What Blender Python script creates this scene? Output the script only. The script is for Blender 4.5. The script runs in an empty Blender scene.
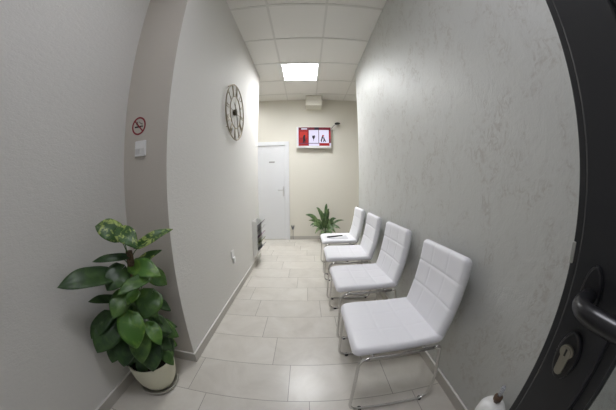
import bpy, bmesh, math, random
from mathutils import Vector, Matrix
random.seed(7)
PI = math.pi
sc = bpy.context.scene
C = sc.collection

# ------------------------------------------------------------------ camera
CAM_H = 1.168
PX = 36.0 / 616.0                       # sensor millimetres per pixel
cam_d = bpy.data.cameras.new('camera')
cam_d.type = 'PANO'
cam_d.sensor_fit = 'HORIZONTAL'
cam_d.sensor_width = 36.0
cam_d.sensor_height = 36.0 * 410 / 616
cam_d.clip_start = 0.01
cy_d = cam_d.cycles if hasattr(cam_d, 'cycles') else cam_d
for holder in (cam_d, getattr(cam_d, 'cycles', None)):
    if holder is None:
        continue
    try:
        holder.panorama_type = 'FISHEYE_LENS_POLYNOMIAL'
        holder.fisheye_fov = PI * 1.1
        holder.fisheye_polynomial_k0 = 0.0
        holder.fisheye_polynomial_k1 = -0.00461 / PX
        holder.fisheye_polynomial_k2 = 0.0
        holder.fisheye_polynomial_k3 = 0.04684e-7 / PX ** 3
        holder.fisheye_polynomial_k4 = 0.0
    except Exception as e:
        print('pano', e)
cam = bpy.data.objects.new('camera', cam_d)
C.objects.link(cam)
YAW, PITCH, ROLL = -0.00825, -0.09345, -0.00839
Rw = Matrix.Rotation(YAW, 3, 'Z') @ Matrix.Rotation(PITCH, 3, 'X') @ Matrix.Rotation(-ROLL, 3, 'Y')
base = Matrix(((1, 0, 0), (0, 0, -1), (0, 1, 0)))
cam.matrix_world = Matrix.Translation((0, 0, CAM_H)) @ (Rw @ base).to_4x4()
sc.camera = cam

# ------------------------------------------------------------------ world and exposure
world = bpy.data.worlds.new('World')
sc.world = world
world.use_nodes = True
wb = world.node_tree.nodes['Background']
wb.inputs[0].default_value = (0.85, 0.86, 1.0, 1)
wb.inputs[1].default_value = 0.35
sc.view_settings.view_transform = 'Standard'
sc.view_settings.look = 'None'
sc.view_settings.gamma = 1
sc.view_settings.use_curve_mapping = False
sc.view_settings.exposure = 0.0
sc.cycles.max_bounces = 16
sc.cycles.diffuse_bounces = 10
sc.cycles.sample_clamp_indirect = 6
PANEL = 66.0                            # strength of the lit ceiling panels
PANEL_NEAR = 20.0                       # the one above the entrance is dimmer
PANEL_FILL = 16.0  # added fill panel, hidden round the far left corner

# ------------------------------------------------------------------ room numbers
L1, L2, R = -0.767, -1.105, 0.80
YC, YL, YR, YF = 1.058, 3.43, 3.24, 4.556
H = 3.017
YB = -0.75
BB = 0.0755

# ------------------------------------------------------------------ materials
def mat(name, col, rough=0.5, metal=0.0, **k):
    m = bpy.data.materials.new(name)
    m.use_nodes = True
    b = m.node_tree.nodes['Principled BSDF']
    b.inputs['Base Color'].default_value = (*col, 1)
    b.inputs['Roughness'].default_value = rough
    b.inputs['Metallic'].default_value = metal
    for kk, v in k.items():
        b.inputs[kk].default_value = v
    return m

def nodes(m):
    return m.node_tree.nodes, m.node_tree.links, m.node_tree.nodes['Principled BSDF']

def coords(m, scale=(1, 1, 1)):
    N, Lk, b = nodes(m)
    t = N.new('ShaderNodeTexCoord')
    mp = N.new('ShaderNodeMapping')
    mp.inputs['Scale'].default_value = scale
    Lk.new(t.outputs['Object'], mp.inputs['Vector'])
    return mp.outputs['Vector']

def noise(m, vec, scale, detail=4, rough=0.55, dist=0.0):
    N, Lk, b = nodes(m)
    n = N.new('ShaderNodeTexNoise')
    n.inputs['Scale'].default_value = scale
    n.inputs['Detail'].default_value = detail
    n.inputs['Roughness'].default_value = rough
    n.inputs['Distortion'].default_value = dist
    Lk.new(vec, n.inputs['Vector'])
    return n.outputs['Fac']

def ramp(m, fac, stops):
    N, Lk, b = nodes(m)
    r = N.new('ShaderNodeValToRGB')
    e = r.color_ramp.elements
    while len(e) < len(stops):
        e.new(0.5)
    for el, (p, c) in zip(e, stops):
        el.position = p
        el.color = (*c, 1) if len(c) == 3 else c
    Lk.new(fac, r.inputs['Fac'])
    return r.outputs['Color']

def bump(m, h, strength=0.3, dist=0.01):
    N, Lk, b = nodes(m)
    bp = N.new('ShaderNodeBump')
    bp.inputs['Strength'].default_value = strength
    bp.inputs['Distance'].default_value = dist
    Lk.new(h, bp.inputs['Height'])
    Lk.new(bp.outputs['Normal'], b.inputs['Normal'])

def math_(m, op, a, b_=None, c=None):
    N, Lk, b = nodes(m)
    n = N.new('ShaderNodeMath')
    n.operation = op
    for i, v in enumerate((a, b_, c)):
        if v is None:
            continue
        if isinstance(v, (int, float)):
            n.inputs[i].default_value = v
        else:
            Lk.new(v, n.inputs[i])
    return n.outputs[0]

def plaster(name, col, st=0.35):
    m = mat(name, col, 0.75)
    v = coords(m, (1, 1, 1.8))
    n1 = noise(m, v, 110, 5, 0.6)
    n2 = noise(m, v, 30, 3, 0.5)
    h = math_(m, 'ADD', math_(m, 'MULTIPLY', n1, 0.6), math_(m, 'MULTIPLY', n2, 0.6))
    bump(m, h, st, 0.004)
    return m

M = {}
M['wall_white'] = plaster('textured white wallpaper', (0.67, 0.66, 0.63), 0.7)
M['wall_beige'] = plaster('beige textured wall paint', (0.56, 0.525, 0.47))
M['wall_cream'] = plaster('cream wall paint', (0.70, 0.675, 0.60), 0.12)

def pearl():
    m = mat('pearl grey decorative plaster', (0.46, 0.47, 0.455), 0.42, 0.0)
    N, Lk, b = nodes(m)
    v = coords(m, (1.0, 1.0, 0.75))
    a = noise(m, v, 6, 6, 0.62, 1.2)
    f = ramp(m, a, [(0.47, (0, 0, 0)), (0.53, (0.35,) * 3), (0.60, (1, 1, 1))])
    a2 = noise(m, v, 26, 5, 0.6, 2.0)
    f2 = ramp(m, a2, [(0.45, (0, 0, 0)), (0.62, (1, 1, 1))])
    mask = math_(m, 'MULTIPLY', f, f2)
    mix = N.new('ShaderNodeMix'); mix.data_type = 'RGBA'
    mix.inputs[6].default_value = (0.553, 0.560, 0.543, 1)
    mix.inputs[7].default_value = (0.455, 0.445, 0.42, 1)
    Lk.new(mask, mix.inputs[0])
    Lk.new(mix.outputs[2], b.inputs['Base Color'])
    Lk.new(math_(m, 'MULTIPLY_ADD', mask, 0.10, 0.56), b.inputs['Roughness'])
    Lk.new(math_(m, 'MULTIPLY_ADD', mask, -0.35, 0.35), b.inputs['Metallic'])
    big = noise(m, v, 14, 5, 0.6, 1.0)
    h = math_(m, 'ADD', math_(m, 'MULTIPLY', mask, -0.15), math_(m, 'ADD', big, math_(m, 'MULTIPLY', noise(m, coords(m, (1, 1, .55)), 60, 3, .6, 1.5), 0.35)))
    bump(m, h, 0.35, 0.006)
    return m
M['pearl'] = pearl()

def floor_mat():
    m = mat('pale stoneware floor tiles', (0.6, 0.58, 0.54), 0.32)
    N, Lk, b = nodes(m)
    t = N.new('ShaderNodeTexCoord')
    s = N.new('ShaderNodeSeparateXYZ')
    Lk.new(t.outputs['Object'], s.inputs[0])
    S = 0.2941
    ry = math_(m, 'DIVIDE', math_(m, 'SUBTRACT', s.outputs[1], 0.8105), S)
    row = math_(m, 'FLOOR', ry)
    fy = math_(m, 'SUBTRACT', ry, row)
    xs = math_(m, 'ADD', math_(m, 'SUBTRACT', s.outputs[0], -0.115), math_(m, 'MULTIPLY', row, 0.12))
    rx = math_(m, 'DIVIDE', xs, 0.6)
    colx = math_(m, 'FLOOR', rx)
    fx = math_(m, 'SUBTRACT', rx, colx)
    def edge(f, w):
        d = math_(m, 'MINIMUM', f, math_(m, 'SUBTRACT', 1.0, f))
        return math_(m, 'LESS_THAN', d, w)
    g = math_(m, 'MAXIMUM', edge(fy, 0.0017 / S), edge(fx, 0.0017 / 0.6))
    comb = N.new('ShaderNodeCombineXYZ')
    Lk.new(colx, comb.inputs[0]); Lk.new(row, comb.inputs[1])
    wn = N.new('ShaderNodeTexWhiteNoise'); Lk.new(comb.outputs[0], wn.inputs['Vector'])
    v = coords(m, (1, 1, 1))
    off = N.new('ShaderNodeVectorMath'); off.operation = 'MULTIPLY_ADD'
    Lk.new(wn.outputs['Color'], off.inputs[0]); off.inputs[1].default_value = (7, 7, 7); Lk.new(v, off.inputs[2])
    n = noise(m, off.outputs[0], 3.5, 6, 0.65, 0.8)
    base_c = ramp(m, n, [(0.32, (0.56, 0.53, 0.475)), (0.5, (0.62, 0.59, 0.535)), (0.68, (0.67, 0.645, 0.595))])
    tone = N.new('ShaderNodeMix'); tone.data_type = 'RGBA'; tone.blend_type = 'MULTIPLY'
    tone.inputs[0].default_value = 1
    Lk.new(base_c, tone.inputs[6])
    gg = math_(m, 'MULTIPLY_ADD', wn.outputs['Value'], 0.08, 0.94)
    cc = N.new('ShaderNodeCombineXYZ')
    for i in range(3):
        Lk.new(gg, cc.inputs[i])
    Lk.new(cc.outputs[0], tone.inputs[7])
    mix = N.new('ShaderNodeMix'); mix.data_type = 'RGBA'
    Lk.new(g, mix.inputs[0]); Lk.new(tone.outputs[2], mix.inputs[6])
    mix.inputs[7].default_value = (0.27, 0.25, 0.22, 1)
    Lk.new(mix.outputs[2], b.inputs['Base Color'])
    Lk.new(math_(m, 'MULTIPLY_ADD', g, 0.5, 0.30), b.inputs['Roughness'])
    bump(m, math_(m, 'ADD', math_(m, 'SUBTRACT', 1.0, g), math_(m, 'MULTIPLY', n, 0.25)), 0.25, 0.002)
    return m
M['floor'] = floor_mat()

def tile_mat():
    m = mat('mineral fibre ceiling tile', (0.74, 0.73, 0.70), 0.9)
    v = coords(m)
    bump(m, noise(m, v, 160, 4, 0.7), 0.25, 0.002)
    return m
M['ceil'] = tile_mat()
M['grid'] = mat('ceiling grid metal', (0.64, 0.63, 0.60), 0.6)
M['white_paint'] = mat('white satin paint', (0.72, 0.73, 0.75), 0.4)
M['white_plastic'] = mat('white plastic', (0.78, 0.78, 0.77), 0.35)
M['cream_box'] = mat('cream painted metal', (0.70, 0.68, 0.60), 0.5)
M['skirt'] = mat('stoneware skirting', (0.47, 0.45, 0.41), 0.4)
M['skirt_top'] = mat('white skirting edge', (0.75, 0.74, 0.71), 0.5)
M['anthracite'] = mat('anthracite aluminium', (0.017, 0.018, 0.021), 0.42, 0.0)
M['gasket'] = mat('black rubber gasket', (0.006, 0.006, 0.007), 0.5)
M['handle_black'] = mat('black lacquered handle', (0.010, 0.010, 0.012), 0.30)
M['nickel'] = mat('dull nickel', (0.35, 0.33, 0.28), 0.38, 0.9)
M['steel'] = mat('brushed steel', (0.62, 0.62, 0.62), 0.3, 1.0)
M['chrome'] = mat('chrome tube', (0.72, 0.71, 0.69), 0.12, 1.0)
M['rubber'] = mat('black rubber', (0.012, 0.012, 0.012), 0.6)
M['black'] = mat('black plastic', (0.015, 0.015, 0.016), 0.35)
M['dark_grey'] = mat('dark grey plastic', (0.12, 0.12, 0.12), 0.5)
M['cream_pot'] = mat('cream ceramic glaze', (0.66, 0.65, 0.50), 0.28)
M['saucer'] = mat('grey beige saucer', (0.42, 0.41, 0.36), 0.4)
M['soil'] = mat('potting soil', (0.03, 0.022, 0.015), 0.95)
M['red_sign'] = mat('dark red print', (0.26, 0.018, 0.03), 0.5)
M['black_print'] = mat('black print', (0.02, 0.02, 0.02), 0.5)
M['brass'] = mat('champagne metal', (0.30, 0.26, 0.19), 0.55, 0.4)
M['brass_dark'] = mat('dark bronze metal', (0.10, 0.085, 0.06), 0.4, 0.7)
M['brown_cap'] = mat('brown plastic cap', (0.10, 0.055, 0.03), 0.4)
M['name_plate'] = mat('brushed grey plate', (0.35, 0.35, 0.35), 0.4, 0.3)
M['clear'] = mat('frosted clear plastic', (0.75, 0.78, 0.85), 0.25, 0.0, **{'Transmission Weight': 0.75})
M['acrylic'] = mat('cloudy acrylic', (0.80, 0.80, 0.77), 0.4)

def leather():
    m = mat('white leatherette', (0.80, 0.80, 0.835), 0.42)
    v = coords(m)
    bump(m, noise(m, v, 260, 3, 0.6), 0.12, 0.001)
    return m
M['leather'] = leather()

def moss():
    m = mat('coir moss pole', (0.13, 0.085, 0.05), 0.95)
    v = coords(m)
    n = noise(m, v, 90, 5, 0.7)
    N, Lk, b = nodes(m)
    Lk.new(ramp(m, n, [(0.3, (0.05, 0.03, 0.018)), (0.7, (0.22, 0.15, 0.09))]), b.inputs['Base Color'])
    bump(m, n, 0.9, 0.01)
    return m
M['moss'] = moss()

def leafmat(name, dark, light, lo, hi, sc_=(7, 7, 7)):
    m = mat(name, dark, 0.42)
    N, Lk, b = nodes(m)
    v = coords(m, sc_)
    n = noise(m, v, 2.2, 5, 0.6, 0.8)
    Lk.new(ramp(m, n, [(lo, dark), (hi, light)]), b.inputs['Base Color'])
    return m
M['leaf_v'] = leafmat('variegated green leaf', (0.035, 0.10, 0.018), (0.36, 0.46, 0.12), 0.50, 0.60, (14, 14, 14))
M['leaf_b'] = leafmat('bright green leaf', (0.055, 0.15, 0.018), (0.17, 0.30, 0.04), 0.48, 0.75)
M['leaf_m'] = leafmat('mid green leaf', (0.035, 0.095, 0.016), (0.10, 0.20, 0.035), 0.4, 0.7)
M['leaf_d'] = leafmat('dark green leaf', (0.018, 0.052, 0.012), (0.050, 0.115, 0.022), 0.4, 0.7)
M['stalk'] = mat('green stalk', (0.06, 0.12, 0.03), 0.5)
M['leaf_f'] = leafmat('broad blade leaf', (0.04, 0.09, 0.03), (0.17, 0.25, 0.10), 0.42, 0.62, (4, 4, 4))

def emis(name, col, s):
    m = bpy.data.materials.new(name)
    m.use_nodes = True
    b = m.node_tree.nodes['Principled BSDF']
    b.inputs['Base Color'].default_value = (0.02, 0.02, 0.02, 1)
    b.inputs['Roughness'].default_value = 0.3
    b.inputs['Specular IOR Level'].default_value = 0.1
    b.inputs['Emission Color'].default_value = (*col, 1)
    b.inputs['Emission Strength'].default_value = s
    return m
M['panel'] = emis('lit panel diffuser', (0.97, 0.98, 1.0), PANEL)
M['panel_fill'] = emis('added fill panel diffuser', (0.97, 0.98, 1.0), PANEL_FILL)
M['panel_near'] = emis('dimmer lit panel diffuser', (0.93, 0.93, 1.0), PANEL_NEAR)
def prismatic(m, s):
    # a prismatic diffuser sends most of its light straight down
    N, Lk, b = nodes(m)
    g = N.new('ShaderNodeNewGeometry')
    d = N.new('ShaderNodeVectorMath'); d.operation = 'DOT_PRODUCT'
    Lk.new(g.outputs['Incoming'], d.inputs[0]); Lk.new(g.outputs['Normal'], d.inputs[1])
    p = math_(m, 'POWER', math_(m, 'ABSOLUTE', d.outputs['Value']), 0.9)
    Lk.new(math_(m, 'MULTIPLY', p, s), b.inputs['Emission Strength'])
prismatic(M['panel'], PANEL); prismatic(M['panel_near'], PANEL_NEAR); prismatic(M['panel_fill'], PANEL_FILL)
M['s_white'] = emis('screen white', (0.80, 0.76, 0.95), 1.0)
M['s_red'] = emis('screen red', (0.36, 0.01, 0.014), 1.0)
M['s_dred'] = emis('screen dark red', (0.15, 0.006, 0.018), 1.0)
M['s_orange'] = emis('screen glow red', (0.55, 0.03, 0.02), 1.0)
M['s_black'] = emis('screen black', (0.015, 0.006, 0.02), 1.0)
M['s_line'] = emis('screen line', (0.10, 0.05, 0.12), 1.0)

def glass():
    m = bpy.data.materials.new('clear door glass')
    m.use_nodes = True
    N, Lk = m.node_tree.nodes, m.node_tree.links
    N.remove(N['Principled BSDF'])
    o = N['Material Output']
    tr = N.new('ShaderNodeBsdfTransparent'); tr.inputs[0].default_value = (0.86, 0.88, 0.88, 1)
    gl = N.new('ShaderNodeBsdfGlossy'); gl.inputs['Roughness'].default_value = 0.02
    fr = N.new('ShaderNodeFresnel'); fr.inputs[0].default_value = 1.45
    mx = N.new('ShaderNodeMixShader')
    Lk.new(fr.outputs[0], mx.inputs[0]); Lk.new(tr.outputs[0], mx.inputs[1]); Lk.new(gl.outputs[0], mx.inputs[2])
    Lk.new(mx.outputs[0], o.inputs['Surface'])
    return m
M['glass'] = glass()

# ------------------------------------------------------------------ helpers
def obj(name, bm, m, parent=None, smooth=False, bevel=0, seg=2):
    me = bpy.data.meshes.new(name)
    bmesh.ops.recalc_face_normals(bm, faces=bm.faces)
    bm.to_mesh(me); bm.free()
    for mm in (m if isinstance(m, (list, tuple)) else [m]):
        me.materials.append(mm)
    if smooth:
        for p in me.polygons:
            p.use_smooth = True
    o = bpy.data.objects.new(name, me)
    C.objects.link(o)
    if parent is not None:
        o.parent = parent
    if bevel:
        b = o.modifiers.new('bevel', 'BEVEL'); b.width = bevel; b.segments = seg; b.limit_method = 'ANGLE'
    return o

def thing(name, label, cat, loc=(0, 0, 0), rz=0, group=None):
    o = bpy.data.objects.new(name, None)
    o.empty_display_size = 0.1
    C.objects.link(o)
    o.location = loc; o.rotation_euler = (0, 0, rz)
    o['label'] = label; o['category'] = cat
    if group:
        o['group'] = group
    return o

def tag(o, label, cat, group=None):
    o['label'] = label; o['category'] = cat
    if group:
        o['group'] = group
    return o

def struct(o, label=None, cat=None):
    o['kind'] = 'structure'
    if label:
        o['label'] = label; o['category'] = cat
    return o

def add_box(bm, lo, hi, mi=0):
    x0, y0, z0 = lo; x1, y1, z1 = hi
    v = [bm.verts.new(p) for p in ((x0, y0, z0), (x1, y0, z0), (x1, y1, z0), (x0, y1, z0), (x0, y0, z1), (x1, y0, z1), (x1, y1, z1), (x0, y1, z1))]
    for f in ((0, 3, 2, 1), (4, 5, 6, 7), (0, 1, 5, 4), (1, 2, 6, 5), (2, 3, 7, 6), (3, 0, 4, 7)):
        fc = bm.faces.new([v[i] for i in f]); fc.material_index = mi
    return bm

def box(lo, hi):
    return add_box(bmesh.new(), lo, hi)

def boxes(*bs):
    bm = bmesh.new()
    for lo, hi in bs:
        add_box(bm, lo, hi)
    return bm

def smooth_path(pts, n=6, closed=False):
    """Catmull-Rom through the points"""
    P = [Vector(p) for p in pts]
    out = []
    N_ = len(P)
    rng = range(N_ if closed else N_ - 1)
    for i in rng:
        p0 = P[(i - 1) % N_] if (closed or i > 0) else P[0] * 2 - P[1]
        p1 = P[i]; p2 = P[(i + 1) % N_]
        p3 = P[(i + 2) % N_] if (closed or i + 2 < N_) else P[-1] * 2 - P[-2]
        for k in range(n):
            t = k / n
            out.append(0.5 * ((2 * p1) + (p2 - p0) * t + (2 * p0 - 5 * p1 + 4 * p2 - p3) * t * t + (3 * p1 - p0 - 3 * p2 + p3) * t ** 3))
    if not closed:
        out.append(P[-1])
    return out

def fillet(pts, r, n=6):
    """polyline with its corners rounded"""
    P = [Vector(p) for p in pts]
    out = [P[0]]
    for i in range(1, len(P) - 1):
        a = (P[i - 1] - P[i]); b = (P[i + 1] - P[i])
        rr = min(r, a.length * 0.49, b.length * 0.49)
        s = P[i] + a.normalized() * rr; e = P[i] + b.normalized() * rr
        for k in range(n + 1):
            t = k / n
            out.append(s * (1 - t) ** 2 + P[i] * 2 * t * (1 - t) + e * t * t)
    out.append(P[-1])
    return out

def add_tube(bm, pts, r, seg=10, closed=False, cap=True):
    P = [Vector(p) for p in pts]
    n = len(P)
    rings = []
    prev = None
    for i in range(n):
        if closed:
            d = (P[(i + 1) % n] - P[i - 1]).normalized()
        else:
            d = (P[min(i + 1, n - 1)] - P[max(i - 1, 0)]).normalized()
        if prev is None:
            a = d.cross(Vector((0, 0, 1)))
            if a.length < 0.1:
                a = d.cross(Vector((0, 1, 0)))
            a.normalize()
        else:
            a = (prev - d * prev.dot(d)).normalized()
        prev = a
        b = d.cross(a)
        rad = r[i] if isinstance(r, (list, tuple)) else r
        rings.append([bm.verts.new(P[i] + (a * math.cos(2 * PI * k / seg) + b * math.sin(2 * PI * k / seg)) * rad) for k in range(seg)])
    m_ = n if closed else n - 1
    for i in range(m_):
        A = rings[i]; B = rings[(i + 1) % n]
        for k in range(seg):
            bm.faces.new((A[k], A[(k + 1) % seg], B[(k + 1) % seg], B[k]))
    if cap and not closed:
        bm.faces.new(rings[0][::-1]); bm.faces.new(rings[-1])
    return bm

def add_lathe(bm, prof, seg=32, c=(0, 0, 0)):
    """prof: (radius, z) list"""
    rings = []
    for r, z in prof:
        if r < 1e-6:
            rings.append([bm.verts.new((c[0], c[1], c[2] + z))])
        else:
            rings.append([bm.verts.new((c[0] + r * math.cos(2 * PI * k / seg), c[1] + r * math.sin(2 * PI * k / seg), c[2] + z)) for k in range(seg)])
    for A, B in zip(rings, rings[1:]):
        for k in range(seg):
            k2 = (k + 1) % seg
            if len(A) == 1 and len(B) == 1:
                continue
            if len(A) == 1:
                bm.faces.new((A[0], B[k2], B[k]))
            elif len(B) == 1:
                bm.faces.new((A[k], A[k2], B[0]))
            else:
                bm.faces.new((A[k], A[k2], B[k2], B[k]))
    return bm

def add_prism(bm, poly, axis, a, b, mi=0):
    """2D polygon extruded along an axis ('x','y','z') from a to b"""
    def P(u, v, w):
        return {'x': (w, u, v), 'y': (u, w, v), 'z': (u, v, w)}[axis]
    A = [bm.verts.new(P(u, v, a)) for u, v in poly]
    B = [bm.verts.new(P(u, v, b)) for u, v in poly]
    n = len(poly)
    f = bm.faces.new(A[::-1]); f.material_index = mi
    f = bm.faces.new(B); f.material_index = mi
    for i in range(n):
        f = bm.faces.new((A[i], A[(i + 1) % n], B[(i + 1) % n], B[i])); f.material_index = mi
    return bm

def ellipse(cx, cy, rx, ry, n=32):
    return [(cx + rx * math.cos(2 * PI * k / n), cy + ry * math.sin(2 * PI * k / n)) for k in range(n)]

def copy_tree(o, parent=None):
    c = o.copy()
    C.objects.link(c)
    if parent is not None:
        c.parent = parent
    for ch in list(o.children):
        copy_tree(ch, c)
    return c

# ------------------------------------------------------------------ room shell
XL, XR = -2.2, 2.0
o = obj('floor', box((XL - .15, YB - 1.6, -0.12), (XR + .15, YF + .15, 0)), M['floor']); struct(o)
o = obj('ceiling', box((XL - .15, YB - .2, H), (XR + .15, YF + .15, H + 0.12)), M['ceil']); struct(o)
# suspended grid, T bars every 600 mm (child of the ceiling)
T1Y, C1X = 1.8137, -0.379
bars = []
CUTS = [(C1X, T1Y + 1.2, C1X + .6, T1Y + 1.8)]
yy = T1Y - 0.6 * 4
while yy < YF:
    bars.append(((XL, yy - .012, H - .006), (XR, yy + .012, H + .002)))
    yy += 0.6
xx = C1X - 1.8
while xx < XR:
    if xx > XL:
        bars.append(((xx - .012, YB, H - .0055), (xx + .012, YF, H + .002)))
    xx += 0.6
obj('ceiling_grid', boxes(*bars), M['grid'], o)

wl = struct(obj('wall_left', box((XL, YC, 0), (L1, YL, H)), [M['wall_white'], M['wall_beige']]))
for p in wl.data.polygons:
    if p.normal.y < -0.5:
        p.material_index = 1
struct(obj('wall_entry_left', box((L2 - .2, YB - .2, 0), (L2, YC, H)), M['wall_white']))
struct(obj('wall_right', box((R, YB - .2, 0), (XR, YR, H)), M['pearl']))
struct(obj('wall_far', box((XL, YF, 0), (XR, YF + .15, H)), M['wall_cream']))
struct(obj('wall_far_left', box((XL - .15, YL - .1, 0), (XL, YF + .15, H)), M['wall_cream']))
struct(obj('wall_far_right', box((XR, YR - .1, 0), (XR + .15, YF + .15, H)), M['wall_cream']))
# wall behind the camera with the entrance opening
OX0, OX1, OZ = -0.62, 0.36, 2.15
struct(obj('wall_back', boxes(((L2 - .2, YB - .2, 0), (OX0, YB, H)), ((OX1, YB - .2, 0), (R, YB, H)), ((OX0, YB - .2, OZ), (OX1, YB, H))), M['wall_white']))

def skirting(name, lo, hi, axis):
    """a strip of cut stoneware with a white top edge"""
    o = obj(name, box(lo, (hi[0], hi[1], BB - .006)), M['skirt']); struct(o)
    e = obj('top_edge', box((lo[0], lo[1], BB - .006), (hi[0], hi[1], BB)), M['skirt_top'], o)
    return o
T = 0.010
skirting('baseboard_left', (L1, YC - T, 0), (L1 + T, YL, BB), 'y')
skirting('baseboard_recess', (L2 + T, YC - T, 0), (L1, YC, BB), 'x')
skirting('baseboard_entry', (L2, YB, 0), (L2 + T, YC, BB), 'y')
skirting('baseboard_right', (R - T, YB, 0), (R, YR, BB), 'y')
o = obj('baseboard_far', box((-0.35, YF - T, 0), (XR, YF, BB)), M['skirt']); struct(o)

# ------------------------------------------------------------------ far door (door_2)
d2 = bpy.data.objects.new('door_2', None); C.objects.link(d2); d2.location = (0, YF, 0); struct(d2)
fx0, fx1 = -1.39, -0.352
obj('door_frame', boxes(((fx0, -.03, 0), (fx0 + .09, 0, 2.085)), ((fx1 - .085, -.03, 0), (fx1, 0, 2.085)), ((fx0 + .09, -.03, 2.0), (fx1 - .085, 0, 2.085))), M['white_paint'], d2, bevel=.006)
obj('door_leaf', box((fx0 + .092, -.012, .008), (fx1 - .088, 0, 1.998)), M['white_paint'], d2, bevel=.003)
bm = boxes(((-.487, -.020, .93), (-.455, -.012, 1.14)))
h2 = obj('handle', bm, M['steel'], d2, bevel=.004)
bm = bmesh.new(); add_tube(bm, fillet([(-.47, -.015, 1.06), (-.47, -.06, 1.06), (-.585, -.06, 1.06)], .015), .009)
obj('lever', bm, M['steel'], h2, smooth=True)
obj('name_plate', box((-.775, -.016, 1.637), (-.655, -.012, 1.667)), M['name_plate'], d2)

# ------------------------------------------------------------------ entrance door leaf (door_1): open, parallel to the right wall
d1 = bpy.data.objects.new('door_1', None); C.objects.link(d1); d1.location = (0.29, -0.73, 0); struct(d1)
LW = 0.858              # leaf width, free edge at y = LW
TH = 0.058              # thickness, towards the right wall
SW = 0.072              # visible stile face
def stile_prof(y0, y1):
    return box((0, y0, 0.01), (TH, y1, 2.12))
obj('lock_stile', boxes(((0, LW - SW, .01), (TH, LW - .010, 2.12))), M['anthracite'], d1, bevel=.003)
obj('rebate_edge', boxes(((.006, LW - .0095, .01), (TH + .012, LW, 2.12)), ), M['anthracite'], d1, bevel=.0015)
obj('seal', boxes(((.0045, LW - .0118, .012), (.02, LW - .0085, 2.118)), ((.012, LW - SW - .010, .13), (.03, LW - SW + .0005, 2.03))), M['gasket'], d1)
obj('hinge_stile', box((0, 0, .01), (TH, .075, 2.12)), M['anthracite'], d1, bevel=.003)
obj('bottom_rail', box((0, .075, .01), (TH, LW - SW, .12)), M['anthracite'], d1, bevel=.003)
obj('top_rail', box((0, .075, 2.04), (TH, LW - SW, 2.12)), M['anthracite'], d1, bevel=.003)
obj('glazing_bead', boxes(((.010, .075, .12), (.046, .095, 2.04)), ((.010, LW - SW - .012, .12), (.046, LW - SW, 2.04)), ((.010, .095, .12), (.046, LW - SW - .012, .14)), ((.010, .095, 2.02), (.046, LW - SW - .012, 2.04))), M['anthracite'], d1)
obj('glass_pane', box((.022, .095, .14), (.030, LW - SW - .012, 2.02)), M['glass'], d1)
obj('latch_plate', box((-.0006 + .006, LW - .004, 1.088), (.02, LW + .0015, 1.113)), M['steel'], d1, bevel=.001)
# handle: oval rosette, neck, lever
HZ, HY = 1.066, 0.820
hd = obj('handle', add_prism(bmesh.new(), ellipse(HY, HZ, .0115, .031), 'x', -.010, 0), M['handle_black'], d1, bevel=.003)
bm = bmesh.new()
pts = fillet([(-.004, HY, HZ), (-.043, HY - .002, HZ - .003), (-.045, HY - .04, HZ - .006), (-.041, HY - .135, HZ - .006)], .022, 8)
rr = [0.0088 + 0.0016 * min(1, max(0, (i - 2) / 8)) for i in range(len(pts))]
add_tube(bm, pts, rr, 16)
obj('lever', bm, M['handle_black'], hd, smooth=True)
esc = obj('key_escutcheon', add_prism(bmesh.new(), ellipse(HY, .989, .0145, .032), 'x', -.008, 0), M['handle_black'], d1, bevel=.003)
cz = .989
prof = [(HY + .0085 * math.cos(a), cz + .008 + .0085 * math.sin(a)) for a in [math.radians(-50 + 280 * k / 20) for k in range(21)]] + \
       [(HY - .005, cz - .020)] + [(HY + .005 * math.cos(a), cz - .018 + .005 * math.sin(a)) for a in [math.radians(200 + 140 * k / 8) for k in range(9)]] + [(HY + .005, cz - .018)]
cyl = obj('lock_cylinder', add_prism(bmesh.new(), prof, 'x', -.0115, -.002), M['nickel'], esc)
bm = bmesh.new(); add_prism(bm, ellipse(HY, cz + .008, .006, .006, 24), 'x', -.0128, -.011)
pl = obj('cylinder_plug', bm, M['nickel'], cyl) if False else obj('cylinder_plug', bm, M['nickel'], esc)
obj('keyhole', add_prism(bmesh.new(), [(HY - .0012, cz + .0035), (HY + .0012, cz + .0035), (HY + .0012, cz + .0125), (HY - .0012, cz + .0125)], 'x', -.0131, -.0125), M['black'], esc)
# door frame around the opening (kept with the door opening)
fr = obj('door_frame', boxes(((OX0, YB - .08, 0), (OX0 + .05, YB + .01, OZ)), ((OX1 - .012, YB - .08, 0), (OX1 + .04, YB + .01, OZ)), ((OX0 + .05, YB - .08, OZ - .02), (OX1 - .012, YB + .01, OZ + .03))), M['anthracite'])
fr.name = 'trim_1'; struct(fr)

# ------------------------------------------------------------------ lit ceiling panels and one added fill panel
def ceiling_light(x0, y0, label, m='panel'):
    t = thing('ceiling_light', label, 'light', (x0 + .3, y0 + .3, H))
    bm = bmesh.new()
    a, b_ = .298, .268
    for lo, hi in (((-a, -a, -.010), (a, -b_, -.001)), ((-a, b_, -.010), (a, a, -.001)), ((-a, -b_, -.010), (-b_, b_, -.001)), ((b_, -b_, -.010), (a, b_, -.001))):
        add_box(bm, lo, hi)
    obj('frame', bm, M['white_plastic'], t)
    obj('diffuser', box((-b_, -b_, -.009), (b_, b_, -.002)), M[m], t)
    return t
ceiling_light(C1X, T1Y + 1.2, 'square lit white panel set in the tiled ceiling')
ceiling_light(C1X, T1Y - 1.8, 'square lit white ceiling panel above the entrance door', 'panel_near')
ceiling_light(C1X - 1.2, T1Y + 1.8, 'added fill panel out of view round the corner, brightening the far white door', 'panel_fill')  # unseen extra light, put in to brighten the far wall and door

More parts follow.
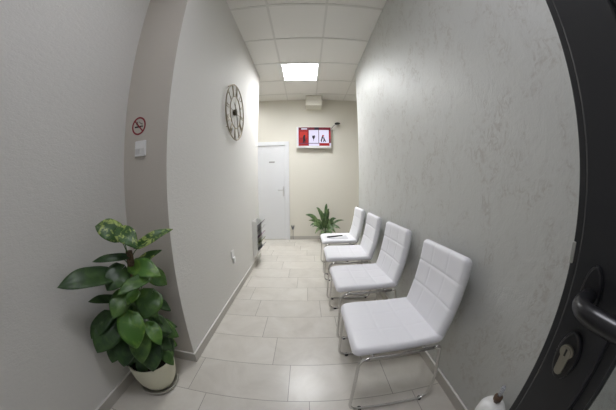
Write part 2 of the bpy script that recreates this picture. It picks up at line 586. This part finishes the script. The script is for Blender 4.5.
# ------------------------------------------------------------------ ceiling duct box on far wall
t = thing('ventilation_box', 'cream box mounted high on far wall against the ceiling', 'vent', (.172, YF - .14, 2.79))
obj('housing', box((-.165, -.13, .0), (.165, .14, H - 2.79 - .008)), M['cream_box'], t, bevel=.008, seg=3)
# ------------------------------------------------------------------ television
TVY = YF - .10
tv = thing('wall_television', 'white framed flat television showing red and white slides', 'television', (.170, TVY, 2.151))
W2, HT, HB = .358, .225, -.222
obj('casing', box((-W2, 0, HB), (W2, .035, HT)), M['white_plastic'], tv, bevel=.006)
obj('wall_bracket', boxes(((-.12, .035, -.10), (.12, .055, .10)), ((-.04, .055, -.06), (.04, .0995, .06))), M['dark_grey'], tv)
bm = bmesh.new()
def zx(x): return (x - 118) / (470 - 118) * 2 * W2 - W2
def zz(y): return HT - (y - 122) / (340 - 122) * (HT - HB)
def sr(x0, y0, x1, y1, mi, d=0):
    f = bm.faces.new([bm.verts.new((zx(a), -.0012 - d * .0003, zz(b_))) for a, b_ in ((x0, y0), (x1, y0), (x1, y1), (x0, y1))]); f.material_index = mi
def sp(pts, mi, d=2):
    f = bm.faces.new([bm.verts.new((zx(a), -.0012 - d * .0003, zz(b_))) for a, b_ in pts]); f.material_index = mi
# 0 white 1 red 2 dark red 3 glow 4 black 5 line
sr(132, 127, 466, 319, 0)
sr(138, 127, 466, 156, 2, 1); sr(300, 127, 345, 156, 4, 2); sr(166, 139, 226, 149, 0, 2)
sr(138, 156, 239, 291, 1, 1); sr(150, 175, 226, 235, 3, 2)
sp([(190, 208), (202, 205), (208, 216), (204, 240), (210, 262), (206, 290), (198, 290), (196, 264), (190, 290), (180, 290), (184, 258), (182, 232)], 4, 3)
sr(138, 291, 452, 297, 5, 2)
sr(138, 297, 239, 319, 1, 2)
sr(239, 156, 243, 319, 5, 3); sr(340, 156, 346, 291, 5, 3)
sp([(276, 212), (286, 218), (292, 213), (302, 212), (306, 226), (300, 242), (294, 250), (291, 276), (288, 250), (279, 238)], 4, 3)
sr(348, 291, 452, 319, 1, 3)
sr(446, 156, 466, 291, 2, 1); sr(448, 170, 466, 250, 1, 2)
sp([(374, 226), (382, 216), (388, 226), (384, 244), (374, 262), (378, 278), (368, 280), (362, 262), (370, 244)], 4, 3)
sp([(388, 230), (398, 232), (404, 250), (410, 262), (418, 276), (410, 280), (400, 264), (396, 282), (388, 280), (392, 256)], 4, 3)
sp([(376, 212), (388, 206), (398, 216), (394, 226), (380, 224)], 1, 4)
obj('screen', bm, [M['s_white'], M['s_red'], M['s_dred'], M['s_orange'], M['s_black'], M['s_line']], tv)

# small black antenna right above the television's corner
an = thing('indoor_antenna', 'small black oval device on thin arm at television corner', 'antenna', (.665, YF, 2.455))
bm = bmesh.new()
add_lathe(bm, [(0, .022), (.03, .020), (.056, .010), (.06, 0), (.05, -.014), (.02, -.019), (0, -.02)], 24, (0, -.09, 0))
obj('antenna_head', bm, M['black'], an, smooth=True)
bm = bmesh.new(); add_tube(bm, smooth_path([(-.02, -.001, -.0), (-.01, -.05, -.01), (0, -.09, -.005)]), .008)
obj('arm', bm, M['dark_grey'], an, smooth=True)
bm = bmesh.new(); add_tube(bm, smooth_path([(-.03, -.10, -.012), (-.08, -.10, -.055), (-.12, -.09, -.10), (-.14, -.075, -.13)]), .006, 8)
obj('cable', bm, M['dark_grey'], an, smooth=True)

# ------------------------------------------------------------------ far wall socket with plug and cord
so = thing('power_plug', 'dark plug and cord in the far wall beside the door frame', 'plug', (-.286, YF, .27))
obj('plug_body', add_prism(bmesh.new(), [(-.018, -.05), (.012, -.05), (.032, .03), (.016, .045), (-.004, .0), (-.022, .045), (-.036, .03)], 'y', -.03, -.0005), M['dark_grey'], so, bevel=.003)
bm = bmesh.new(); add_tube(bm, smooth_path([(0, -.018, -.045), (.002, -.02, -.12), (-.002, -.018, -.2), (.004, -.02, -.262)]), .004, 8)
obj('cord', bm, M['dark_grey'], so, smooth=True)

# ------------------------------------------------------------------ wall socket on left wall
ws = thing('wall_socket', 'white power socket low on the left corridor wall', 'socket', (L1, 2.065, .435))
obj('faceplate', box((0, -.04, -.0), (.012, .04, .08)), M['white_plastic'], ws, bevel=.005)
obj('plug', box((.010, -.028, -.055), (.030, .028, .01)), M['white_plastic'], ws, bevel=.008)

# ------------------------------------------------------------------ light switch and sign on the recess face
sw = thing('light_switch', 'white double rocker light switch below the no-smoking sign', 'switch', (-.960, YC, 1.407))
obj('faceplate', box((-.043, -.010, -.046), (.043, 0, .046)), M['white_plastic'], sw, bevel=.004)
for sx in (-.0185, .0185):
    obj('rocker', add_prism(bmesh.new(), [(-.010, -.034), (-.016, .0), (-.0125, .034), (-.008, .034), (-.008, -.034)], 'x', sx - .0175, sx + .0175), M['white_plastic'], sw)

sg = thing('no_smoking_sign', 'round red no-smoking sign stuck above the light switch', 'sign', (-.988, YC, 1.547))
bm = bmesh.new()
def ring(bm, r0, r1, y0, y1, n=48):
    A = []
    for k in range(n):
        a = 2 * PI * k / n
        A.append([bm.verts.new((r * math.cos(a), y, r * math.sin(a))) for r, y in ((r0, y0), (r1, y0), (r1, y1), (r0, y1))])
    for k in range(n):
        B = A[(k + 1) % n]
        for j in range(4):
            bm.faces.new((A[k][j], A[k][(j + 1) % 4], B[(j + 1) % 4], B[j]))
ring(bm, .0455, .0555, -.0018, -.0002)
obj('red_ring', bm, M['red_sign'], sg)
bm = bmesh.new()
c45 = math.sqrt(.5)
w, l = .0042, .047
add_prism(bm, [((-l) * c45 + w * c45, (l) * c45 + w * c45), ((-l) * c45 - w * c45, l * c45 - w * c45), (l * c45 - w * c45, -l * c45 - w * c45), (l * c45 + w * c45, -l * c45 + w * c45)], 'y', -.0019, -.0010)
obj('red_slash', bm, M['red_sign'], sg)
bm = bmesh.new()
add_box(bm, (-.032, -.0014, -.0095), (.022, -.0004, -.0005)); add_box(bm, (.024, -.0014, -.0095), (.028, -.0004, -.0005)); add_box(bm, (.030, -.0014, -.0095), (.034, -.0004, -.0005))
obj('cigarette', bm, M['black_print'], sg)
bm = bmesh.new()
add_tube(bm, smooth_path([(.026, -.001, .004), (.026, -.001, .013), (.012, -.001, .015), (.008, -.001, .022), (-.004, -.001, .026)]), .0016, 6)
add_tube(bm, smooth_path([(-.012, -.001, .004), (-.020, -.001, .012), (-.010, -.001, .020), (-.018, -.001, .030)]), .0016, 6)
obj('smoke', bm, M['black_print'], sg)

# ------------------------------------------------------------------ skeleton clock
ck_scale = 1.045
ck = thing('wall_clock', 'large round openwork metal clock on the left corridor wall', 'clock', (L1, 2.205, 1.958))
def yring(bm, R_, r, x):
    add_tube(bm, [(x, R_ * math.cos(2 * PI * k / 64), R_ * math.sin(2 * PI * k / 64)) for k in range(64)], r, 8, closed=True)
CX = .022
bm = bmesh.new(); yring(bm, .286, .0075, CX); obj('outer_ring', bm, M['brass'], ck, smooth=True)
bm = bmesh.new(); yring(bm, .165, .006, CX); obj('inner_ring', bm, M['brass'], ck, smooth=True)
num = ['XII', 'I', 'II', 'III', 'IIII', 'V', 'VI', 'VII', 'VIII', 'IX', 'X', 'XI']
for h in range(12):
    a = 2 * PI * h / 12
    bm = bmesh.new()
    # local frame: u to the reader's right, v outwards; the wall is seen from +x, so its right is +y
    def uv(u, v):
        return (CX, u * math.cos(a) + v * math.sin(a), -u * math.sin(a) + v * math.cos(a))
    chars = num[h]
    wid = {'I': .013, 'V': .030, 'X': .032}
    tot = sum(wid[c] for c in chars)
    u = -tot / 2
    for c in chars:
        w = wid[c]; m_ = u + w / 2
        r0, r1 = .168, .282
        if c == 'I':
            add_tube(bm, [uv(m_, r0), uv(m_, r1)], .0038, 6)
        elif c == 'V':
            add_tube(bm, [uv(m_ - .011, r1), uv(m_, r0)], .0038, 6); add_tube(bm, [uv(m_ + .011, r1), uv(m_, r0)], .003, 6)
        else:
            add_tube(bm, [uv(m_ - .012, r1), uv(m_ + .012, r0)], .0038, 6); add_tube(bm, [uv(m_ + .012, r1), uv(m_ - .012, r0)], .003, 6)
        u += w
    obj('numeral', bm, M['brass'], ck, smooth=True)
bm = bmesh.new()
add_tube(bm, [(0, 0, 0), (CX + .010, 0, 0)], .032, 24)
obj('hub', bm, M['brass_dark'], ck, bevel=.003)
for a in (0, PI / 2, PI, 3 * PI / 2):
    bm = bmesh.new(); add_tube(bm, [(CX - .004, .02 * math.sin(a), .02 * math.cos(a)), (CX - .004, .165 * math.sin(a), .165 * math.cos(a))], .003, 6)
    obj('spoke', bm, M['brass'], ck, smooth=True)
for nm, ang, ln in (('hour_hand', math.radians(-50), .12), ('minute_hand', math.radians(160), .19)):
    bm = bmesh.new()
    s_, c_ = math.sin(ang), math.cos(ang)
    P2 = [(-.035, -.004), (.02, -.010), (ln * .7, -.009), (ln, 0), (ln * .7, .009), (.02, .010), (-.035, .004)]
    add_prism(bm, [(v * s_ + u * c_, v * c_ - u * s_) for v, u in P2], 'x', CX + .011, CX + .0135)
    obj(nm, bm, M['brass_dark'], ck)
for a in (PI * .25, PI * .75, PI * 1.25, PI * 1.75):
    bm = bmesh.new(); add_tube(bm, [(0, .286 * math.cos(a), .286 * math.sin(a)), (CX, .286 * math.cos(a), .286 * math.sin(a))], .004, 8)
    obj('wall_stud', bm, M['brass'], ck)
ck.scale = (1, ck_scale, ck_scale)

# ------------------------------------------------------------------ leaflet rack on left wall
rk = thing('leaflet_rack', 'pale tiered leaflet rack fixed low on the left wall end', 'rack', (L1, 2.95, .15))
RKW, RKH = .30, .50
obj('back_panel', box((0, 0, 0), (.006, RKW, RKH + .02)), M['acrylic'], rk)
for y0 in (0, RKW - .004):
    obj('side_panel', add_prism(bmesh.new(), [(.006, .0), (.03, .01), (.070, .07), (.078, RKH), (.006, RKH + .02)], 'y', y0, y0 + .004), M['acrylic'], rk)
tiers = [(.10, 'grey'), (.19, 'olive'), (.285, 'purple'), (.375, 'grey'), (.455, 'dark')]
for z0, _ in tiers:
    obj('pocket', add_prism(bmesh.new(), [(.012, z0 - .066), (.088, z0 - .014), (.094, z0 - .004), (.088, z0 - .008), (.012, z0 - .060)], 'y', .005, RKW - .005), M['acrylic'], rk)
lc = {'grey': ((.30, .30, .32), 'grey leaflet in the lowest tier of the wall rack'), 'olive': ((.24, .26, .13), 'olive green leaflet in the second tier from the bottom'),
      'purple': ((.16, .06, .13), 'dark purple leaflet in the middle tier of the wall rack'), 'grey2': ((.34, .33, .35), 'light grey leaflet in the tier above the purple one'), 'dark': ((.16, .16, .17), 'dark grey leaflet lying in the topmost tier of the rack')}
keys = ['grey', 'olive', 'purple', 'grey2', 'dark']
for (z0, _), k in zip(tiers, keys):
    col, lab = lc[k]
    o = obj('leaflet', add_prism(bmesh.new(), [(.014, -.053), (.088, -.001), (.137, .044), (.131, .050), (.084, .006), (.014, -.045)], 'y', .012, RKW - .012), mat('leaflet ' + k, col, .4))
    o.location = (L1, 2.95, .15 + z0)
    tag(o, lab, 'leaflet', 'leaflets in the wall rack')

# ------------------------------------------------------------------ chairs
def slab(W_, D_, t, rc, gu, gv, mapf, gdu=.0055, gdv=.0025, gw=.007):
    """padded slab: u in [0,W_] , v in [-D_/2, D_/2]; stitched grooves at gu, gv; mapf(u,v,w) to 3D"""
    re_ = t / 2
    def axis(a, b, gs):
        s = set()
        for k in range(25):
            s.add(round(a + (b - a) * k / 24, 5))
        for e in (0, .002, .005, .010, .016, .024):
            s.add(round(a + e, 5)); s.add(round(b - e, 5))
        for g_ in gs:
            for e in (-2, -1.2, -.6, 0, .6, 1.2, 2):
                s.add(round(g_ + e * gw, 5))
        s = sorted(s); out = [s[0]]
        for x in s[1:]:
            if x - out[-1] > .0015: out.append(x)
        return out
    U = axis(0, W_, gu); V = axis(-D_ / 2, D_ / 2, gv)
    def hh(u, v):
        # distance inside a rounded rectangle
        qx = abs(u - W_ / 2) - (W_ / 2 - rc); qy = abs(v) - (D_ / 2 - rc)
        d = math.hypot(max(qx, 0), max(qy, 0)) + min(max(qx, qy), 0) - rc
        if d > -1e-6:
            m_ = math.hypot(max(qx, 0), max(qy, 0))
            if qx > 0 and qy > 0:
                k = rc / m_
                u = W_ / 2 + math.copysign(W_ / 2 - rc + qx * k, u - W_ / 2)
                v = math.copysign(D_ / 2 - rc + qy * k, v)
            return u, v, 0.0
        dd = -d
        h = re_ if dd >= re_ else math.sqrt(max(0, 1 - (1 - dd / re_) ** 2)) * re_
        return u, v, h
    def gr(u, v):
        s = 0
        for g_ in gu: s = max(s, gdu * math.exp(-((u - g_) / gw) ** 2))
        for g_ in gv: s = max(s, gdv * math.exp(-((v - g_) / gw) ** 2))
        return s
    bm = bmesh.new()
    Tg, Bg = {}, {}
    for i, u0 in enumerate(U):
        for j, v0 in enumerate(V):
            u, v, h = hh(u0, v0)
            g_ = gr(u, v) * (1 if h > re_ * .5 else h / (re_ * .5))
            Tg[i, j] = bm.verts.new(mapf(u, v, h - g_))
            Bg[i, j] = bm.verts.new(mapf(u, v, -h)) if h > 1e-5 else Tg[i, j]
    for i in range(len(U) - 1):
        for j in range(len(V) - 1):
            for G, rev in ((Tg, 0), (Bg, 1)):
                q = [G[i, j], G[i + 1, j], G[i + 1, j + 1], G[i, j + 1]]
                if rev and all(G[a] is Tg[a] for a in ((i, j), (i + 1, j), (i + 1, j + 1), (i, j + 1))):
                    continue
                try:
                    bm.faces.new(q[::-1] if rev else q)
                except ValueError:
                    pass
    bmesh.ops.remove_doubles(bm, verts=bm.verts, dist=1e-5)
    return bm

SWD = .442
def make_chair():
    t = thing('waiting_chair', '', 'chair')
    ST = .048
    def seat_map(u, v, w):
        x = -.245 + u
        f = max(0, (.12 - u) / .12)
        z = .437 + w - .012 * f * f - .010 * math.exp(-((u - .26) / .14) ** 2) * math.cos(v / SWD * PI) * (1 if w > 0 else .3)
        return (x, v, z)
    obj('seat', slab(.470, SWD, ST, .042, (.155, .30), (-.074, .074), seat_map, .0016, .0012), M['leather'], t, smooth=True)
    BT = .056
    def back_map(u, v, w):
        # u from the bottom up; lean back, slightly hollow
        s = u / .455
        x = .198 + .094 * s + .012 * math.sin(PI * s) - .004
        z = .403 + u * .985
        nx, nz = -.985, .18
        hollow = .010 * (math.cos(v / SWD * PI)) * math.sin(PI * min(1, max(0, s)))
        return (x + nx * w + hollow, v, z + nz * w)
    obj('backrest', slab(.452, SWD - .022, BT, .030, (.190, .322), (-.072, .072), back_map, .0040, .0014), M['leather'], t, smooth=True)
    tr = .0085
    for s in (-1, 1):
        y = s * .222
        bm = bmesh.new()
        pts = fillet([(.17, y, .402), (-.214, y, .400), (-.232, y + s * .006, .0085), (.212, y + s * .006, .0085), (.232, y + s * .004, .16), (.200, y, .402), (.17, y, .4025)], .055, 8)
        add_tube(bm, pts, tr, 12)
        fr_ = obj('side_frame', bm, M['chrome'], t, smooth=True)
        for px_ in (-.175, .175):
            b2 = bmesh.new(); add_lathe(b2, [(0, 0), (.013, 0), (.014, .004), (.013, .012), (0, .012)], 16, (px_, y + s * .006 - s * .002, 0))
            obj('foot_pad', b2, M['rubber'], fr_)
    bm = bmesh.new(); add_tube(bm, [(-.150, -.218, .402), (-.150, .218, .402)], .0075, 10)
    obj('cross_bar', bm, M['chrome'], t, smooth=True)
    bm = bmesh.new(); add_tube(bm, [(.12, -.218, .402), (.12, .218, .402)], .0075, 10)
    obj('cross_bar', bm, M['chrome'], t, smooth=True)
    return t
chairs = [(.445, .965, 0.0, 'white quilted chair nearest the camera on chrome frame'),
          (.447, 1.607, .03, 'second white quilted chair from the camera, between two others'),
          (.440, 2.238, -.02, 'third white quilted chair from the camera along the grey wall'),
          (.445, 2.895, 0.0, 'farthest white quilted chair, with a dark pen on its seat')]
proto = make_chair()
for i, (x, y, rz, lab) in enumerate(chairs):
    o = proto if i == 0 else copy_tree(proto)
    o.location = (x, y, 0); o.rotation_euler = (0, 0, rz)
    o['label'] = lab; o['group'] = 'white chairs in a row along the grey wall'

# paper and pen on the farthest chair
SZ = .4605
pp = obj('paper_sheet', box((.30, 2.76, SZ), (.55, 2.93, SZ + .002)), mat('grey white paper', (.62, .63, .66), .5))
tag(pp, 'pale sheet of paper lying on the farthest chair seat', 'paper')
pn_s = 1.25
pn = thing('pen', 'dark pen lying across the paper on the farthest chair', 'pen', (.375, 2.86, SZ + .010), .35)
bm = bmesh.new(); add_tube(bm, [(-.085, 0, 0), (-.08, 0, 0), (-.03, 0, 0), (.03, 0, 0), (.10, 0, 0)], [.006, .010, .010, .008, .007], 12)
obj('barrel', bm, M['black'], pn, smooth=True)
bm = bmesh.new(); add_box(bm, (-.085, -.016, -.0065), (-.035, .016, -.001)); obj('clip', bm, mat('navy plastic', (.015, .015, .04), .3), pn, bevel=.002)
pn.scale = (pn_s, 1.3, 1.0)

# ------------------------------------------------------------------ leaves
def add_leaf(bm, B, T, wd, up, droop=.12, fold=.18, heart=True, nu=12, nv=4, wave=.0):
    B, T = Vector(B), Vector(T)
    d = T - B; L = d.length; dn = d.normalized()
    side = dn.cross(up).normalized()
    nrm = side.cross(dn).normalized()
    top = {}
    for i in range(nu + 1):
        u = i / nu
        if heart:
            f = (u ** .42) * (1 - u) ** .85 / .43 if 0 < u < 1 else 0
        else:
            f = math.sin(PI * u ** .8) ** .8 if 0 < u < 1 else 0
        cen = B + dn * (L * u) + nrm * (droop * L * math.sin(PI * u))
        for j in range(-nv, nv + 1):
            v = j / nv
            hw = wd / 2 * f * v
            back = 0
            if heart and u < .35:
                back = -.24 * L * (abs(v) ** 1.5) * (1 - u / .35)
            p = cen + side * hw + dn * back + nrm * (fold * abs(hw) - fold * .25 * wd * f * v * v + wave * wd * math.sin(u * 9 + v * 2) * abs(v))
            top[i, j] = bm.verts.new(p)
    th = .0009
    low = {}
    for k, v_ in top.items():
        low[k] = bm.verts.new(v_.co - nrm * th)
    for i in range(nu):
        for j in range(-nv, nv):
            bm.faces.new((top[i, j], top[i + 1, j], top[i + 1, j + 1], top[i, j + 1]))
            bm.faces.new((low[i, j], low[i, j + 1], low[i + 1, j + 1], low[i + 1, j]))
    for i in range(nu):
        for j in (-nv, nv):
            bm.faces.new((top[i, j], low[i, j], low[i + 1, j], top[i + 1, j]))
    bmesh.ops.remove_doubles(bm, verts=bm.verts, dist=1e-6)

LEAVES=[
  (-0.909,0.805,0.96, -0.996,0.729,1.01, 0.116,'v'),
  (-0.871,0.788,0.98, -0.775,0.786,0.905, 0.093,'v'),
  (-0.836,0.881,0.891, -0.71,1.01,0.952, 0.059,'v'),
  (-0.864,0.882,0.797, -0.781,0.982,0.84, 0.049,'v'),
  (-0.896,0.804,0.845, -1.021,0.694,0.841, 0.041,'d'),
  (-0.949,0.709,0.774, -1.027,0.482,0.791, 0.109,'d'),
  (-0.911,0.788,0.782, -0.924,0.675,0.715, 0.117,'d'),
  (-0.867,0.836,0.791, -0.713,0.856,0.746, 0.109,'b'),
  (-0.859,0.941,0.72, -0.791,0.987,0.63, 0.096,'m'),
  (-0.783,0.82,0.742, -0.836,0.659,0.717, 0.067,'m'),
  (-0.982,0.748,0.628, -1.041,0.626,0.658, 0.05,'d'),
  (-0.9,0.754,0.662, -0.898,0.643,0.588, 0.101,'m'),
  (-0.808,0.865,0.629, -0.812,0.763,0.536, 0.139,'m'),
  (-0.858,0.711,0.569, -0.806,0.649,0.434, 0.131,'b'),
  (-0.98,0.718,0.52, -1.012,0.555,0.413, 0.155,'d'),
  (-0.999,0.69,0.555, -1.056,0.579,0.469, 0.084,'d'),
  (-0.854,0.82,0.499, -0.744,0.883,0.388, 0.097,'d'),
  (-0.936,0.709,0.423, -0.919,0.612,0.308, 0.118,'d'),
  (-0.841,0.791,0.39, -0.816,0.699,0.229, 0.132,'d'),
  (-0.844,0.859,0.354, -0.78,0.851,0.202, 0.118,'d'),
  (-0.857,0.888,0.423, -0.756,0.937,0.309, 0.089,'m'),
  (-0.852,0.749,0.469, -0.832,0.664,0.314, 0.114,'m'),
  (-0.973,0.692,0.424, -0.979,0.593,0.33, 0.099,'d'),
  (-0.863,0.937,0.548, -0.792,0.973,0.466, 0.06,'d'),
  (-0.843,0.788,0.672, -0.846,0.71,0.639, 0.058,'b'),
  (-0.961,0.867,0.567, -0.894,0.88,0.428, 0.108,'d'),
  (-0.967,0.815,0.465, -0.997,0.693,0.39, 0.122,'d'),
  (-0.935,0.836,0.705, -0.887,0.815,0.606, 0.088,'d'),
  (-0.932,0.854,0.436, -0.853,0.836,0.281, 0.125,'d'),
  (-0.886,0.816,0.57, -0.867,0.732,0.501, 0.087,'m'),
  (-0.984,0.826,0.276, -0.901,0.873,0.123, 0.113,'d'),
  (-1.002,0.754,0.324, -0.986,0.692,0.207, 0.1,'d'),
]

PX0, PY0 = -.918, .812
po = thing('potted_pothos', 'tall leafy pothos on a moss pole in a cream pot', 'plant', (PX0, PY0, 0))
bm = bmesh.new(); add_lathe(bm, [(0, .004), (.088, .004), (.104, .010), (.117, .024), (.122, .026), (.124, .021), (.110, .004), (.09, 0), (0, 0)], 40)
obj('saucer', bm, M['saucer'], po, smooth=True)
bm = bmesh.new(); add_lathe(bm, [(0, .010), (.074, .010), (.098, .026), (.120, .070), (.134, .125), (.142, .19), (.145, .222), (.140, .227), (.134, .220), (.130, .19), (0, .188)], 48)
obj('pot', bm, M['cream_pot'], po, smooth=True)
bm = bmesh.new(); add_lathe(bm, [(0, .204), (.06, .202), (.1235, .196), (.1235, .190), (0, .189)], 32)
obj('soil', bm, M['soil'], po, smooth=True)
bm = bmesh.new()
pole = [(0.028, .018, .19), (.030, .02, .4), (.032, .02, .62), (.034, .022, .870)]
add_tube(bm, smooth_path(pole, 8), [.019 + .002 * math.sin(k * 2.3) for k in range(25)], 14)
obj('moss_pole', bm, M['moss'], po, smooth=True)
def pole_at(z):
    t = (z - .19) / .645
    return Vector((.028 + .006 * t, .019, z))
MM = {'v': 'leaf_v', 'b': 'leaf_b', 'm': 'leaf_m', 'd': 'leaf_d'}
rng = random.Random(3)
if True:
    # the smaller leaves low on the plant and behind
    rg = random.Random(21)
    for k in range(26):
        z = rg.uniform(.24, .60)
        a = rg.uniform(-PI, PI)
        r0 = rg.uniform(.03, .09); r1 = r0 + rg.uniform(.05, .085)
        ax, ay = PX0 + .03, PY0 + .02
        B_ = (ax + r0 * math.cos(a), ay + r0 * math.sin(a), z)
        T__ = (max(-1.09, ax + r1 * math.cos(a + rg.uniform(-.5, .5))), ay + r1 * math.sin(a), z - rg.uniform(.03, .10))
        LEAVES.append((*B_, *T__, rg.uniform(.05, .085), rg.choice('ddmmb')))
for (bx, by, bz, tx, ty, tz, w, c) in LEAVES:
    B = Vector((bx - PX0, by - PY0, bz)); T_ = Vector((tx - PX0, ty - PY0, tz))
    view = (Vector((0, 0, CAM_H)) - Vector((bx, by, bz))).normalized()
    up = (Vector((0, 0, 1)) * .45 + view * .85 + Vector((rng.uniform(-.2, .2), rng.uniform(-.2, .2), 0))).normalized()
    dd = (T_ - B).normalized()
    if abs(dd.dot(up)) > .9:
        up = view
    bm = bmesh.new()
    add_leaf(bm, B, T_, w, up, .10, .22, True, wave=.04)
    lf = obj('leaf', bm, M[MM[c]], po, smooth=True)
    # its stalk from the pole or the soil
    s0 = pole_at(min(.82, max(.2, B.z - rng.uniform(.06, .12))))
    bm = bmesh.new()
    mid = (s0 + B) / 2 + Vector((0, 0, .012))
    add_tube(bm, smooth_path([s0, mid, B + dd * .01], 5), .0028, 6)
    obj('stalk', bm, M['stalk'], lf, smooth=True)

# ------------------------------------------------------------------ far plant
FP = (.37, 4.27)
fp = thing('potted_lily', 'bushy green plant with arching blade leaves by far wall', 'plant', (FP[0], FP[1], 0))
bm = bmesh.new(); add_lathe(bm, [(0, 0), (.075, 0), (.085, .02), (.105, .17), (.108, .18), (.100, .18), (.096, .16), (0, .158)], 32)
obj('pot', bm, mat('brown pot glaze', (.16, .12, .09), .5), fp, smooth=True)
bm = bmesh.new(); add_lathe(bm, [(0, .172), (.097, .166), (.097, .160), (0, .159)], 24)
obj('soil', bm, M['soil'], fp, smooth=True)
blades = [(-.39, -.02, .575, .62, .085), (-.30, -.06, .36, .50, .07), (-.17, .06, .71, .62, .055), (-.10, -.04, .67, .55, .06), (.035, .02, .79, .66, .06), (.075, -.05, .70, .58, .055),
          (.22, -.05, .50, .53, .07), (.40, .06, .44, .50, .045), (.30, -.10, .30, .42, .07), (.20, -.16, .22, .40, .08), (-.21, -.12, .20, .40, .075), (.13, -.22, .20, .38, .08),
          (.19, .05, .42, .44, .07), (-.22, .04, .47, .50, .06), (-.09, -.20, .17, .38, .08), (.06, -.24, .20, .40, .08), (-.03, .03, .60, .48, .06), (.10, .12, .62, .5, .06), (-.26, .10, .30, .40, .07), (.28, .08, .26, .38, .07), (-.33, .03, .45, .52, .06)]
frg = random.Random(5)
for k in range(9):
    a = frg.uniform(0, 2 * PI); q = frg.uniform(.14, .27)
    blades.append((q * math.cos(a), q * math.sin(a) * .75, frg.uniform(.20, .52), frg.uniform(.42, .56), frg.uniform(.05, .075)))
for (tx, ty, tz, mz, w) in blades:
    bm = bmesh.new()
    S0 = Vector((tx * .06, ty * .06, .165))
    T_ = Vector((tx, ty, tz))
    midp = Vector((tx * .45, ty * .45, max(tz * .92, (mz + .165) / 1.55) + (.07 if abs(tx) > .15 else 0)))
    n = 16
    S0.z += 0
    side = Vector((0, 0, 1)).cross(Vector((tx, ty, 0)).normalized()).normalized()
    tilt = Vector((0, 0, 1)) * rng.uniform(-.5, .5)
    side = Vector((tx, ty, max(tz - .3, .05))).normalized().cross(Vector((rng.uniform(-.3, .3), -.75, .6))).normalized()
    tp, lo = [], []
    for i in range(n + 1):
        u = i / n
        c_ = S0 * (1 - u) ** 2 + midp * 2 * u * (1 - u) + T_ * u * u
        wu = w * .52 * (.10 if u < .25 else .10 + .90 * math.sin(PI * ((u - .25) / .75) ** .8) ** .8) if u < 1 else 0
        for j, s in enumerate((-1, -.5, 0, .5, 1)):
            p = c_ + side * (wu * s) + Vector((0, 0, .18 * abs(s) * wu))
            tp.append(bm.verts.new(p)); lo.append(bm.verts.new(p - Vector((0, 0, .0012))))
    for i in range(n):
        for j in range(4):
            a = i * 5 + j
            bm.faces.new((tp[a], tp[a + 1], tp[a + 6], tp[a + 5])); bm.faces.new((lo[a], lo[a + 5], lo[a + 6], lo[a + 1]))
        for j in (0, 4):
            a = i * 5 + j
            bm.faces.new((tp[a], tp[a + 5], lo[a + 5], lo[a]))
    obj('leaf', bm, M['leaf_f'], fp, smooth=True)

# ------------------------------------------------------------------ white bottle by the right wall behind the door edge
bo = thing('pump_canister', 'white rounded canister with brown neck and clear nozzle', 'canister', (.715, .375, 0))
bm = bmesh.new(); add_lathe(bm, [(0, 0), (.050, 0), (.058, .006), (.060, .02), (.060, .30), (.056, .335), (.044, .358), (.024, .370), (0, .372)], 36)
obj('body', bm, M['white_plastic'], bo, smooth=True)
bm = bmesh.new(); add_lathe(bm, [(0, .368), (.010, .368), (.010, .382), (.018, .386), (.018, .404), (.012, .408), (0, .408)], 24)
obj('neck', bm, M['brown_cap'], bo, smooth=True)
bm = bmesh.new(); add_lathe(bm, [(0, .408), (.009, .408), (.009, .455), (.006, .462), (0, .462)], 20)
obj('nozzle', bm, M['clear'], bo, smooth=True)
